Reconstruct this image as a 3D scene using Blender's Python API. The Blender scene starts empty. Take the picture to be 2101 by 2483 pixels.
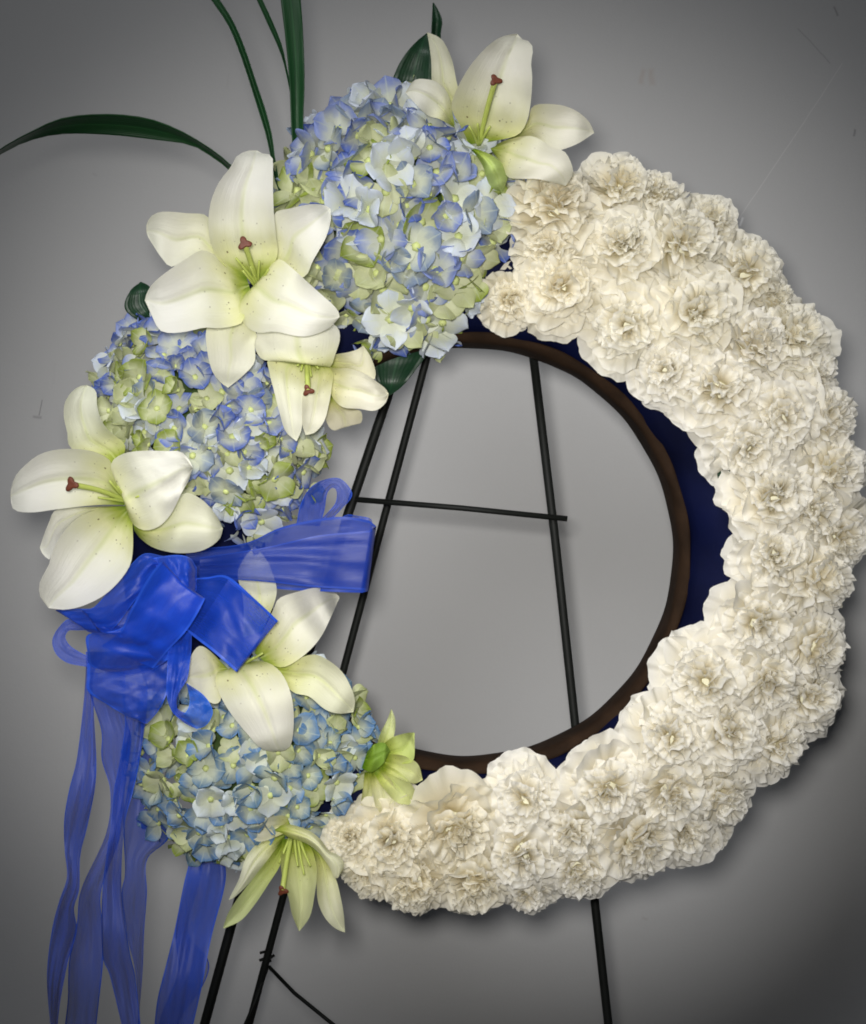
import bpy, bmesh, math, random
from mathutils import Vector, Matrix, Euler, noise as mnoise
R = math.radians
random.seed(11)
SC = bpy.context.scene
COL = SC.collection

# ------------------------------------------------------------------ camera, world, lamps
ZC = 1.20                      # height of the lens and of the wreath
DIST = 1.25                    # lens to the plane of the wreath
PXM = 0.000336                 # metres on that plane per pixel of the photograph
cam = bpy.data.cameras.new('camera')
cam_o = bpy.data.objects.new('camera', cam)
COL.objects.link(cam_o)
cam_o.location = (0, -DIST, ZC)
cam_o.rotation_euler = (R(90), 0, 0)
cam.sensor_fit = 'VERTICAL'
cam.angle_y = 2 * math.atan(2483 * PXM / 2 / DIST)
cam.clip_end = 50
SC.camera = cam_o

w = bpy.data.worlds.new('World')
SC.world = w
w.use_nodes = True
w.node_tree.nodes['Background'].inputs[0].default_value = (0.80, 0.88, 1.0, 1)
w.node_tree.nodes['Background'].inputs[1].default_value = 0.035


def lamp(name, kind, loc, target, energy, color, **kw):
    l = bpy.data.lights.new(name, kind)
    l.energy = energy
    l.color = color
    for k, v in kw.items():
        setattr(l, k, v)
    o = bpy.data.objects.new(name, l)
    COL.objects.link(o)
    o.location = loc
    o.rotation_euler = (Vector(target) - Vector(loc)).to_track_quat('-Z', 'Y').to_euler()
    return o


lamp('added_lens_spot', 'SPOT', (-0.03, -1.22, 1.25), (0.03, 0.3, 1.195), 52, (1.0, 0.972, 0.93),  # added spot beside the lens; its soft cone dims the corners
     spot_size=R(46), spot_blend=0.92, shadow_soft_size=0.05)
lamp('ceiling_lamp', 'SPOT', (-0.62, -1.25, 2.45), (0.04, 0.12, 1.22), 150, (0.98, 0.985, 1.0),
     spot_size=R(36.5), spot_blend=0.92, shadow_soft_size=0.65)

SC.view_settings.view_transform = 'Standard'
SC.view_settings.look = 'None'
SC.view_settings.exposure = 0.25
SC.view_settings.gamma = 1.0
SC.cycles.use_denoising = True
SC.cycles.filter_width = 1.8
SC.cycles.max_bounces = 12
SC.cycles.diffuse_bounces = 9
SC.cycles.transparent_max_bounces = 16


# ------------------------------------------------------------------ helpers
def PX(u, v, t=0.0):
    """point of the place seen at pixel (u, v) of the photograph, t metres before the wreath plane"""
    k = PXM * (DIST - t) / DIST
    return Vector(((u - 1050.5) * k, -t, ZC + (1241.5 - v) * k))


def PD(x, y, t=0.0):
    return PX(x * 1.191, y * 1.191, t)


def tag(o, label=None, cat=None, group=None, kind=None):
    for k, v in (('label', label), ('category', cat), ('group', group), ('kind', kind)):
        if v:
            o[k] = v
    return o


def empty(name, loc, label, cat, group=None):
    o = bpy.data.objects.new(name, None)
    o.empty_display_size = 0.02
    COL.objects.link(o)
    o.location = loc
    return tag(o, label, cat, group)


def link(name, me, parent=None, mat=None):
    o = bpy.data.objects.new(name, me)
    COL.objects.link(o)
    if mat and not me.materials:
        me.materials.append(mat)
    if parent:
        o.parent = parent
    return o


def mesh(name, verts, faces, uvs=None, smooth=True):
    me = bpy.data.meshes.new(name)
    me.from_pydata([tuple(v) for v in verts], [], faces)
    if uvs:
        lay = me.uv_layers.new(name='UVMap')
        for lp in me.loops:
            lay.data[lp.index].uv = uvs[lp.vertex_index]
    if smooth:
        for p in me.polygons:
            p.use_smooth = True
    me.update()
    return me


def lerp(a, b, f):
    return a + (b - a) * f


def spline(pts, n):
    """n points along a Catmull-Rom curve through pts, evenly by chord length"""
    pts = [Vector(p) for p in pts]
    if len(pts) == 1:
        return [pts[0]] * n
    if len(pts) == 2:
        return [lerp(pts[0], pts[1], i / (n - 1)) for i in range(n)]
    P = [pts[0] * 2 - pts[1]] + pts + [pts[-1] * 2 - pts[-2]]
    dense = []
    for i in range(1, len(P) - 2):
        a, b, c, d = P[i - 1:i + 3]
        for k in range(12):
            t = k / 12
            dense.append(0.5 * ((2 * b) + (c - a) * t + (2 * a - 5 * b + 4 * c - d) * t * t + (3 * b - a - 3 * c + d) * t ** 3))
    dense.append(pts[-1])
    acc = [0.0]
    for i in range(1, len(dense)):
        acc.append(acc[-1] + (dense[i] - dense[i - 1]).length)
    out, j = [], 0
    for i in range(n):
        s = acc[-1] * i / (n - 1)
        while j < len(acc) - 2 and acc[j + 1] < s:
            j += 1
        g = acc[j + 1] - acc[j]
        out.append(lerp(dense[j], dense[j + 1], 0 if g < 1e-9 else min(1, max(0, (s - acc[j]) / g))))
    return out


def samp(vals, f):
    if len(vals) == 1:
        return vals[0]
    x = f * (len(vals) - 1)
    i = min(int(x), len(vals) - 2)
    k = x - i
    k = k * k * (3 - 2 * k) if len(vals) > 2 else k
    return lerp(vals[i], vals[i + 1], k)


def strip(name, left, right, depth, parent, mat, base=0.0, cup=0.0, groove=0.0, wave=0.0, wn=3.0, nu=10, nv=16,
          origin=None, crease=0.0, thick=0.0, roll=0.0):
    """a curved sheet between two edge curves (base -> tip); depth runs towards the lens, cup lifts the edges"""
    Lp, Rp = spline(left, nv + 1), spline(right, nv + 1)
    ph = random.uniform(0, 6.28)
    k1, k2, k3, k4 = random.uniform(2.0, 4.0), random.uniform(-7, 7), random.uniform(4.5, 7.0), random.uniform(-9, 9)
    verts, uvs, faces = [], [], []
    for i in range(nv + 1):
        f = i / nv
        d = samp(depth, f)
        env = math.sin(math.pi * min(1, 0.12 + f * 0.86))
        for j in range(nu + 1):
            q = j / nu
            u = q * 2 - 1
            p = lerp(Lp[i], Rp[i], q)
            t = base + d + cup * (u * u - 0.35) * env - groove * math.exp(-(u / 0.10) ** 2) * env
            t += wave * math.sin(wn * 6.283 * f + ph + u * 1.3) * (abs(u) ** 1.6) * env
            t += crease * (1.0 * mnoise.noise(Vector((u * 1.3 + f * k2 * .35, f * 3.2, ph))) + .55 * mnoise.noise(Vector((u * 3.0 + f * k4 * .8, f * 7.0, ph + 9)))) + roll * u
            P = PX(p.x, p.y, t)
            verts.append(P - origin if origin else P)
            uvs.append((q, f))
    for i in range(nv):
        for j in range(nu):
            a = i * (nu + 1) + j
            faces.append((a, a + 1, a + nu + 2, a + nu + 1))
    me = mesh(name, verts, faces, uvs)
    o = link(name, me, parent, mat)
    if thick:
        m = o.modifiers.new('thickness', 'SOLIDIFY')
        m.thickness = thick
        m.offset = 0
    return o


def tube(name, pts, radii, parent, mat, seg=8, origin=None, n=None, flat=1.0):
    pts = [Vector(p) for p in pts]
    if n:
        k = [radii[0] + (radii[-1] - radii[0]) * i / (n - 1) for i in range(n)]
        pts = spline(pts, n)
        radii = k
    if len(radii) < len(pts):
        radii = [samp(list(radii), i / (len(pts) - 1)) for i in range(len(pts))]
    verts, faces, uvs = [], [], []
    for i, p in enumerate(pts):
        a, b = pts[max(0, i - 1)], pts[min(len(pts) - 1, i + 1)]
        T = (b - a).normalized()
        X = T.cross(Vector((0, 1, 0)))
        if X.length < 1e-4:
            X = Vector((1, 0, 0))
        X.normalize()
        Y = T.cross(X)
        for s in range(seg):
            an = 2 * math.pi * s / seg
            v = p + (X * math.cos(an) + Y * math.sin(an) * flat) * radii[i]
            verts.append(v - origin if origin else v)
            uvs.append((s / seg, i / max(1, len(pts) - 1)))
    for i in range(len(pts) - 1):
        for s in range(seg):
            a, b = i * seg + s, i * seg + (s + 1) % seg
            faces.append((a, b, b + seg, a + seg))
    faces.append(tuple(range(seg))[::-1])
    faces.append(tuple(range((len(pts) - 1) * seg, len(pts) * seg)))
    return link(name, mesh(name, verts, faces, uvs), parent, mat)


# ------------------------------------------------------------------ materials
class NT:
    def __init__(s, name):
        s.m = bpy.data.materials.new(name)
        s.m.use_nodes = True
        s.t = s.m.node_tree
        s.t.nodes.clear()
        s.out = s.t.nodes.new('ShaderNodeOutputMaterial')

    def n(s, kind, **kw):
        x = s.t.nodes.new('ShaderNode' + kind)
        for k, v in kw.items():
            setattr(x, k, v)
        return x

    def l(s, a, b):
        s.t.links.new(a, b)

    def set(s, inp, v):
        if hasattr(v, 'is_output') or hasattr(v, 'links'):
            s.l(v, inp)
        else:
            if inp.type == 'RGBA' and len(v) == 3:
                v = (*v, 1)
            inp.default_value = v

    def math(s, op, a, b=0.0, c=None, clamp=False):
        x = s.n('Math', operation=op, use_clamp=clamp)
        s.set(x.inputs[0], a)
        s.set(x.inputs[1], b)
        if c is not None:
            s.set(x.inputs[2], c)
        return x.outputs[0]

    def mix(s, f, a, b, mode='MIX'):
        x = s.n('Mix', data_type='RGBA', blend_type=mode)
        s.set(x.inputs['Factor'], f)
        s.set(x.inputs[6], a)
        s.set(x.inputs[7], b)
        return x.outputs[2]

    def ramp(s, f, stops, interp='LINEAR'):
        x = s.n('ValToRGB')
        x.color_ramp.interpolation = interp
        e = x.color_ramp.elements
        while len(e) < len(stops):
            e.new(0.5)
        for el, (p, c) in zip(e, stops):
            el.position = p
            el.color = (*c, 1) if len(c) == 3 else c
        s.l(f, x.inputs[0])
        return x.outputs[0]

    def smooth(s, x, a, b):
        m = s.n('MapRange', interpolation_type='SMOOTHSTEP')
        s.set(m.inputs['Value'], x)
        m.inputs['From Min'].default_value = a
        m.inputs['From Max'].default_value = b
        return m.outputs['Result']

    def noise(s, vec, scale, detail=3, rough=0.5):
        x = s.n('TexNoise')
        x.inputs['Scale'].default_value = scale
        x.inputs['Detail'].default_value = detail
        x.inputs['Roughness'].default_value = rough
        if vec is not None:
            s.l(vec, x.inputs['Vector'])
        return x.outputs['Fac']

    def uv(s):
        tc = s.n('TexCoord')
        sp = s.n('SeparateXYZ')
        s.l(tc.outputs['UV'], sp.inputs[0])
        return tc, sp.outputs[0], sp.outputs[1]

    def bump(s, h, strength, dist=0.001):
        b = s.n('Bump')
        b.inputs['Strength'].default_value = strength
        b.inputs['Distance'].default_value = dist
        s.l(h, b.inputs['Height'])
        return b.outputs[0]

    def surface(s, col, rough=0.5, spec=0.3, transl=0.0, normal=None, alpha=None, sheen=0.0, tcol=None):
        p = s.n('BsdfPrincipled')
        s.set(p.inputs['Base Color'], col)
        s.set(p.inputs['Roughness'], rough)
        s.set(p.inputs['Specular IOR Level'], spec)
        p.inputs['Sheen Weight'].default_value = sheen
        if normal is not None:
            s.l(normal, p.inputs['Normal'])
        o = p.outputs[0]
        if transl:
            t = s.n('BsdfTranslucent')
            s.set(t.inputs[0], tcol if tcol is not None else col)
            if normal is not None:
                s.l(normal, t.inputs['Normal'])
            mx = s.n('MixShader')
            mx.inputs[0].default_value = transl
            s.l(o, mx.inputs[1])
            s.l(t.outputs[0], mx.inputs[2])
            o = mx.outputs[0]
        if alpha is not None:
            t = s.n('BsdfTransparent')
            mx = s.n('MixShader')
            s.set(mx.inputs[0], alpha)
            s.l(t.outputs[0], mx.inputs[1])
            s.l(o, mx.inputs[2])
            o = mx.outputs[0]
        s.l(o, s.out.inputs[0])
        return s.m


def mat_plain(name, col, rough=0.5, spec=0.3, noise=0.25, scale=60, bump=0.2, transl=0.0):
    s = NT(name)
    tc = s.n('TexCoord')
    f = s.noise(tc.outputs['Object'], scale, 4)
    c = s.mix(f, tuple(x * (1 - noise) for x in col), tuple(min(1, x * (1 + noise)) for x in col))
    return s.surface(c, rough, spec, transl, s.bump(f, bump))


def mat_lily():
    s = NT('lily_petal')
    tc, u, v = s.uv()
    oi = s.n('ObjectInfo')
    nz = s.noise(tc.outputs['UV'], 5, 3)
    vv = s.math('ADD', v, s.math('MULTIPLY', s.math('SUBTRACT', nz, 0.5), 0.18))
    col = s.ramp(vv, [(0.0, (0.22, 0.33, 0.035)), (0.09, (0.48, 0.55, 0.11)), (0.22, (0.78, 0.78, 0.44)),
                      (0.44, (0.90, 0.895, 0.75)), (0.68, (0.93, 0.92, 0.85)), (1.0, (0.90, 0.90, 0.80))])
    du = s.math('ABSOLUTE', s.math('SUBTRACT', u, 0.5))
    rib = s.math('MULTIPLY', s.smooth(du, 0.07, 0.0), s.math('MULTIPLY', s.math('SUBTRACT', 1.12, v), 0.60))
    col = s.mix(rib, col, (0.60, 0.66, 0.26))
    # purple-brown freckles towards the throat
    mp = s.n('Mapping')
    mp.inputs['Scale'].default_value = (13, 26, 1)
    s.l(tc.outputs['UV'], mp.inputs[0])
    vo = s.n('TexVoronoi')
    vo.inputs['Scale'].default_value = 1.0
    s.l(mp.outputs[0], vo.inputs['Vector'])
    spr = s.n('SeparateXYZ')
    s.l(vo.outputs['Color'], spr.inputs[0])
    dots = s.smooth(vo.outputs['Distance'], 0.25, 0.12)
    dots = s.math('MULTIPLY', dots, s.math('GREATER_THAN', spr.outputs[0], 0.48))
    dots = s.math('MULTIPLY', dots, s.math('MULTIPLY', s.smooth(v, 0.10, 0.16), s.smooth(v, 0.50, 0.34)))
    dots = s.math('MULTIPLY', dots, s.smooth(du, 0.38, 0.28))
    col = s.mix(s.math('MULTIPLY', dots, 0.9), col, (0.13, 0.08, 0.025))
    col = s.mix(1.0, col, oi.outputs['Color'], 'MULTIPLY')
    mq = s.n('Mapping')
    mq.inputs['Scale'].default_value = (34, 1.3, 1)
    s.l(tc.outputs['UV'], mq.inputs[0])
    h = s.math('ADD', s.math('MULTIPLY', s.noise(mq.outputs[0], 1.6, 2), 0.6), s.noise(tc.outputs['UV'], 6, 2))
    return s.surface(col, 0.50, 0.22, 0.36, s.bump(h, 0.38, 0.0014))


def mat_carnation():
    s = NT('carnation_petal')
    tc, u, v = s.uv()
    oi = s.n('ObjectInfo')
    col = s.ramp(v, [(0.0, (0.82, 0.76, 0.50)), (0.40, (0.885, 0.83, 0.67)), (0.78, (0.915, 0.885, 0.785)), (1.0, (0.935, 0.918, 0.86))])
    col = s.mix(1.0, col, oi.outputs['Color'], 'MULTIPLY')
    h = s.noise(tc.outputs['UV'], 7, 2)
    return s.surface(col, 0.62, 0.2, 0.45, s.bump(h, 0.15, 0.001))


def mat_sepal():
    s = NT('hydrangea_petal')
    tc, u, v = s.uv()
    oi = s.n('ObjectInfo')
    nz = s.noise(tc.outputs['UV'], 3.5, 3)
    f = s.math('ADD', v, s.math('MULTIPLY', s.math('SUBTRACT', nz, 0.5), 0.5))
    f = s.smooth(f, 0.18, 0.92)
    inner = s.mix(0.70, oi.outputs['Color'], (0.71, 0.73, 0.50))
    col = s.mix(f, inner, oi.outputs['Color'])
    du = s.math('ABSOLUTE', s.math('SUBTRACT', u, 0.5))
    rib = s.math('MULTIPLY', s.smooth(du, 0.05, 0.0), 0.35)
    col = s.mix(rib, col, (0.62, 0.68, 0.50))
    h = s.noise(tc.outputs['UV'], 10, 3)
    return s.surface(col, 0.5, 0.28, 0.28, s.bump(h, 0.25, 0.001))


def mat_organza():
    s = NT('organza')
    tc, u, v = s.uv()
    oi = s.n('ObjectInfo')
    # woven threads, broad uneven density, fine crinkles
    mp = s.n('Mapping')
    mp.inputs['Scale'].default_value = (60, 3, 1)
    s.l(tc.outputs['UV'], mp.inputs[0])
    thread = s.noise(mp.outputs[0], 2, 2, 0.6)
    m2 = s.n('Mapping')
    m2.inputs['Scale'].default_value = (2.2, 4.0, 1)
    m2.inputs['Rotation'].default_value = (0, 0, 0.6)
    s.l(tc.outputs['UV'], m2.inputs[0])
    broad = s.noise(m2.outputs[0], 1.4, 4, 0.6)
    m3 = s.n('Mapping')
    m3.inputs['Scale'].default_value = (4, 22, 1)
    m3.inputs['Rotation'].default_value = (0, 0, -0.35)
    s.l(tc.outputs['UV'], m3.inputs[0])
    crink = s.noise(m3.outputs[0], 1.2, 4, 0.65)
    f = s.math('ADD', s.math('MULTIPLY', thread, 0.4), s.math('MULTIPLY', broad, 0.6))
    col = s.mix(f, (0.003, 0.028, 0.36), (0.016, 0.110, 0.80))
    du = s.math('ABSOLUTE', s.math('SUBTRACT', u, 0.5))
    edge = s.smooth(du, 0.452, 0.470)
    col = s.mix(s.math('MULTIPLY', edge, 0.6), col, (0.03, 0.13, 0.80))
    col = s.mix(1.0, col, oi.outputs['Color'], 'MULTIPLY')
    a = s.math('ADD', 0.64, s.math('MULTIPLY', f, 0.34))
    a = s.math('MAXIMUM', s.math('MULTIPLY', a, oi.outputs['Alpha']), s.math('MULTIPLY', edge, 0.95), clamp=True)
    h = s.math('ADD', s.math('MULTIPLY', thread, 0.20), s.math('ADD', s.math('MULTIPLY', broad, 0.35), s.math('MULTIPLY', crink, 0.12)))
    return s.surface(col, 0.40, 0.45, 0.34, s.bump(h, 0.28, 0.002), alpha=a, sheen=0.15, tcol=(0.012, 0.10, 0.72))


def mat_leaf(name, dark, light):
    s = NT(name)
    tc, u, v = s.uv()
    wv = s.math('SINE', s.math('MULTIPLY', u, 70.0))
    nz = s.noise(tc.outputs['UV'], 6, 4)
    col = s.mix(nz, dark, light)
    du = s.math('ABSOLUTE', s.math('SUBTRACT', u, 0.5))
    col = s.mix(s.math('MULTIPLY', s.smooth(du, 0.05, 0.0), 0.4), col, tuple(x * 2.0 for x in light))
    h = s.math('ADD', s.math('MULTIPLY', wv, 0.12), nz)
    return s.surface(col, 0.42, 0.3, 0.10, s.bump(h, 0.3, 0.001))


def mat_wall():
    s = NT('painted_wall')
    tc = s.n('TexCoord')
    P = tc.outputs['Object']
    big = s.noise(P, 3.0, 4, 0.6)
    fine = s.noise(P, 420.0, 2, 0.6)
    col = s.mix(big, (0.360, 0.361, 0.365), (0.420, 0.420, 0.419))
    col = s.mix(s.math('MULTIPLY', fine, 0.25), col, (0.33, 0.328, 0.325))
    sp = s.n('SeparateXYZ')
    s.l(P, sp.inputs[0])

    def seg_mask(x0, z0, x1, z1, wd, soft=0.0):
        L = math.hypot(x1 - x0, z1 - z0)
        cx, cz = (x1 - x0) / L, (z1 - z0) / L
        dx, dz = s.math('SUBTRACT', sp.outputs[0], x0), s.math('SUBTRACT', sp.outputs[2], z0)
        al = s.math('ADD', s.math('MULTIPLY', dx, cx), s.math('MULTIPLY', dz, cz))
        ac = s.math('SUBTRACT', s.math('MULTIPLY', dz, cx), s.math('MULTIPLY', dx, cz))
        ac = s.math('ADD', ac, s.math('MULTIPLY', s.math('SUBTRACT', s.noise(P, 30, 2), 0.5), wd * 2.5))
        over = s.math('MAXIMUM', s.math('SUBTRACT', s.math('MULTIPLY', al, -1.0), 0.0), s.math('SUBTRACT', al, L))
        d = s.math('MAXIMUM', s.math('ABSOLUTE', ac), over)
        return s.smooth(d, wd, wd * soft)

    def at(x, y):
        p = PD(x, y, -WALL)
        return p.x, p.z
    marks = [((1715, 130), (1620, 275), .0008, .35, (.60, .59, .58)), ((1620, 275), (1505, 445), .0007, .40, (.62, .61, .60)),
             ((1625, 60), (1690, 128), .0012, .45, (.22, .22, .22)),
             ((86, 815), (80, 845), .0010, .7, (.16, .16, .16)), ((70, 848), (83, 850), .0022, .5, (.18, .18, .18)),
             ((1313, 147), (1310, 166), .0052, .28, (.32, .25, .20)), ((1330, 145), (1331, 168), .0048, .26, (.32, .25, .20)),
             ((1478, 428), (1484, 432), .0020, .6, (.72, .72, .72)), ((1512, 445), (1508, 458), .0022, .6, (.74, .74, .74)),
             ((1475, 440), (1475, 462), .0008, .4, (.65, .65, .65)),
             ((467, 150), (463, 180), .0020, .15, (.30, .29, .28)), ((112, 740), (110, 780), .0020, .12, (.3, .3, .3)),
             ((190, 355), (196, 358), .0020, .3, (.28, .28, .28)), ((1310, 1870), (1316, 1872), .0025, .3, (.28, .26, .24)),
             ((1740, 265), (1738, 275), .0020, .5, (.12, .12, .12)), ((1700, 15), (1706, 30), .002, .5, (.14, .14, .14))]
    for a, b, wd, k, c in marks:
        (x0, z0), (x1, z1) = at(*a), at(*b)
        col = s.mix(s.math('MULTIPLY', seg_mask(x0, z0, x1, z1, wd), k), col, c)
    h = s.math('ADD', s.math('MULTIPLY', fine, 0.5), s.noise(P, 70, 3))
    return s.surface(col, 0.75, 0.2, 0, s.bump(h, 0.25, 0.001))


WALL = 0.30
M = dict(
    wall=mat_wall(),
    floor=mat_plain('floor_concrete', (0.28, 0.27, 0.26), 0.7, 0.3, 0.2, 8),
    metal=mat_plain('easel_metal', (0.006, 0.007, 0.006), 0.6, 0.2, 0.4, 90, 0.25),
    lily=mat_lily(), carnation=mat_carnation(), sepal=mat_sepal(), organza=mat_organza(),
    blade=mat_leaf('blade_leaf', (0.006, 0.035, 0.012), (0.016, 0.075, 0.022)),
    leaf=mat_leaf('broad_leaf', (0.004, 0.020, 0.010), (0.011, 0.045, 0.018)),
    style=mat_plain('lily_style', (0.52, 0.60, 0.14), 0.4, 0.4, 0.15, 120, 0.1, 0.2),
    stigma=mat_plain('lily_stigma', (0.13, 0.034, 0.016), 0.5, 0.4, 0.35, 300, 0.3),
    green=mat_plain('green_calyx', (0.16, 0.26, 0.03), 0.45, 0.35, 0.3, 60, 0.2, 0.15),
    core=mat_plain('flower_stems', (0.045, 0.075, 0.022), 0.8, 0.1, 0.5, 120, 0.4),
    bud=mat_plain('floret_bud', (0.50, 0.56, 0.22), 0.5, 0.3, 0.2, 200, 0.1),
    fabric=mat_plain('navy_fabric', (0.0007, 0.0021, 0.019), 0.75, 0.10, 0.95, 16, 0.5),
    rim=mat_plain('brown_fibre', (0.020, 0.011, 0.006), 0.85, 0.10, 0.85, 40, 1.0),
    foam=mat_plain('floral_foam', (0.02, 0.05, 0.02), 0.9, 0.1, 0.3, 200, 0.5),
)

# ------------------------------------------------------------------ the setting
def box(name, x0, x1, y0, y1, z0, z1, mat, label, cat):
    vs = [(x, y, z) for x in (x0, x1) for y in (y0, y1) for z in (z0, z1)]
    fs = [(0, 1, 3, 2), (4, 6, 7, 5), (0, 4, 5, 1), (2, 3, 7, 6), (0, 2, 6, 4), (1, 5, 7, 3)]
    o = link(name, mesh(name, vs, fs, smooth=False), None, mat)
    return tag(o, label, cat, None, 'structure')


box('wall', -2.2, 2.2, WALL, WALL + 0.12, 0, 2.6, M['wall'], 'plain grey painted wall with faint scratches behind the wreath', 'wall')
box('floor', -2.2, 2.2, -2.4, WALL, -0.05, 0, M['floor'], 'grey concrete floor under the easel', 'floor')

# ------------------------------------------------------------------ easel
def cr(off, sc, pts):
    return [(off[0] + x * sc, off[1] + y * sc) for x, y in pts]


def down(p, q, z=0.0):
    """carry the line p->q on to height z"""
    k = (z - p.z) / (q.z - p.z)
    return p + (q - p) * k


eo = PD(1150, 1050, -0.05)
easel = empty('easel', (eo.x, 0.08, 0), 'thin black metal wire easel holding the round flower wreath', 'easel')
EO = easel.location.copy()
a, b = PD(1070, 590, -0.050), PD(1239, 2085, -0.056)
tube('leg', [a, PD(1131, 1100, -0.052), PD(1172, 1480, -0.054), b, down(PD(1172, 1480, -.054), b)], [0.0037] * 5, easel, M['metal'], 8, EO)
a, m, b = PD(850, 600, -0.050), PD(708, 1050, -0.053), PD(417, 2085, -0.056)
tube('leg', [a, PX(940, 964, -.052), m, PD(470, 1890, -.055), b, down(PD(470, 1890, -.055), b)], [0.0041] * 6, easel, M['metal'], 8, EO)
a, b = PD(905, 590, -0.066), PD(508, 2085, -0.145)
lg = tube('leg', [a, PX(1039, 854, -.075), PD(706, 1341, -.106), b, down(PD(706, 1341, -.106), b)], [0.0034] * 5, easel, M['metal'], 8, EO)
lg['label'] = 'thinner rear leg slanting back towards the wall'
tube('crossbar', [PX(862, 1211, -.046), PX(1120, 1232, -.046), PX(1376, 1258, -.046)], [0.0024] * 3, easel, M['metal'], 8, EO)
tube('brace', [PD(548, 1968, -.140), PD(600, 2022, -.12), PD(690, 2095, -.09), PD(760, 2150, -.06)], [0.0018] * 4, easel, M['metal'], 6, EO)
tube('brace', [PD(545, 1968, -.142), PD(520, 2040, -.135), PD(490, 2110, -.12)], [0.0018] * 3, easel, M['metal'], 6, EO)
for k in range(5):
    an = k * 1.3
    c = PD(543 + 9 * math.cos(an), 1950 + 11 * math.sin(an), -.136)
    tube('link', [c + Vector((-.003, 0, -.002 + .001 * k)), c + Vector((.003, .002, .002))], [.0013, .0013], easel, M['metal'], 6, EO)
for x, y in ((760, 1250), (1150, 1250)):
    c = PD(x, y, -0.05)

# ------------------------------------------------------------------ wreath frame
FC = PD(957, 1126, 0)
fr = empty('wreath_frame', FC, 'round wreath frame covered in navy fabric with a brown inner rim', 'wreath frame')
UN = 0.0004


def lathe(name, prof, mat, ripple=0.0, n=144, ripn=44):
    vs, fs, uvs = [], [], []
    for i in range(n):
        an = 2 * math.pi * i / n
        for k, (r, y) in enumerate(prof):
            rr = r + ripple * (math.sin(an * ripn + k * 0.7) + 0.7 * math.sin(an * ripn * 0.37 + 1.3 * k))
            vs.append((rr * math.cos(an), y + ripple * 0.8 * math.sin(an * ripn * 1.0 + k), rr * math.sin(an)))
            uvs.append((i / n, k / (len(prof) - 1)))
    m = len(prof)
    for i in range(n):
        for k in range(m - 1):
            a, b = i * m + k, ((i + 1) % n) * m + k
            fs.append((a, b, b + 1, a + 1))
    return link(name, mesh(name, vs, fs, uvs), fr, mat)


r0 = 428 * UN
lathe('inner_rim', [(r0 + .004, .045), (r0 + .0005, .043), (r0, .036), (r0, .008), (r0 + .001, .004), (r0 + .003, .001), (r0 + .006, -.0005), (r0 + .0085, -.001), (r0 + .010, .006)],
      M['rim'], 0.0004, 260, 19)
lathe('fabric_cover', [(r0 + .0075, .010), (r0 + .009, -.000), (r0 + .016, -.007), (r0 + .030, -.016), (r0 + .05, -.022), (r0 + .075, -.02),
                       (r0 + .10, -.008), (r0 + .115, .012), (r0 + .118, .03)], M['fabric'], 0.0014, 260, 17)
lathe('back_board', [(r0 + .004, .045), (r0 + .06, .048), (r0 + .118, .045), (r0 + .118, .03)], M['rim'], 0.0, 96)

# ------------------------------------------------------------------ carnations
def carnation_petal(inner, seed):
    """a fan with a frilled margin; inner 0 guard petal, 1 curled petal, 2 petal of the heart"""
    rn = random.Random(seed)
    nu, nv = 22, 9
    L = rn.uniform(.033, .036) if not inner else rn.uniform(.027, .031)
    W = rn.uniform(.040, .047) if not inner else rn.uniform(.032, .042)
    bend = rn.uniform(-0.5, .1) if inner == 0 else (rn.uniform(-1.7, -1.0) if inner == 1 else rn.uniform(-1.5, -.5))
    gain = .75 if not inner else 1.15
    fr_ = [(rn.uniform(.9, 1.6), rn.uniform(0, 6.28), rn.uniform(.0022, .0034)), (rn.uniform(2.8, 4.2), rn.uniform(0, 6.28), rn.uniform(.0020, .0029)),
           (rn.uniform(4.5, 6.0), rn.uniform(0, 6.28), rn.uniform(.0006, .0011))]
    skew = rn.uniform(-.4, .4)
    teeth = [rn.uniform(-1, 1) for _ in range(nu + 1)]
    sc_k, sc_p = rn.uniform(7, 10), rn.uniform(0, 6.28)
    vs, uvs, fs = [], [], []
    for i in range(nv + 1):
        v = 1 - (1 - i / nv) ** 1.3
        wd = W * (0.10 + 0.90 * min(1.0, v * 1.08) ** .8)
        for j in range(nu + 1):
            u = j / nu * 2 - 1
            ru = sum(A * math.sin(k * 3.14 * u + p + skew * v * k) for k, p, A in fr_) * gain * v ** 2.2
            lv = v * (1 - .20 * u * u - .22 * abs(u) ** 7 + .025 * math.sin(sc_k * u + sc_p) * v ** 4)
            if i == nv:
                lv += teeth[j] * .010
            x = z = 0.0
            st = 10
            for q in range(st):
                f = (q + .5) / st * lv
                an = bend * f ** 2.5
                x += math.cos(an) * L * lv / st
                z += math.sin(an) * L * lv / st
            an = bend * lv ** 2.5
            vs.append((x - math.sin(an) * ru, u * wd / 2, z + math.cos(an) * ru + .007 * u * u * v))
            uvs.append((j / nu, v))
    for i in range(nv):
        for j in range(nu):
            a = i * (nu + 1) + j
            fs.append((a, a + 1, a + nu + 2, a + nu + 1))
    me = mesh('carnation_petal', vs, fs, uvs)
    me.materials.append(M['carnation'])
    return me


PET_OUT = [carnation_petal(0, 100 + i) for i in range(9)]
PET_IN = [carnation_petal(1, 200 + i) for i in range(14)]
PET_MID = [carnation_petal(2, 400 + i) for i in range(12)]


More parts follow.
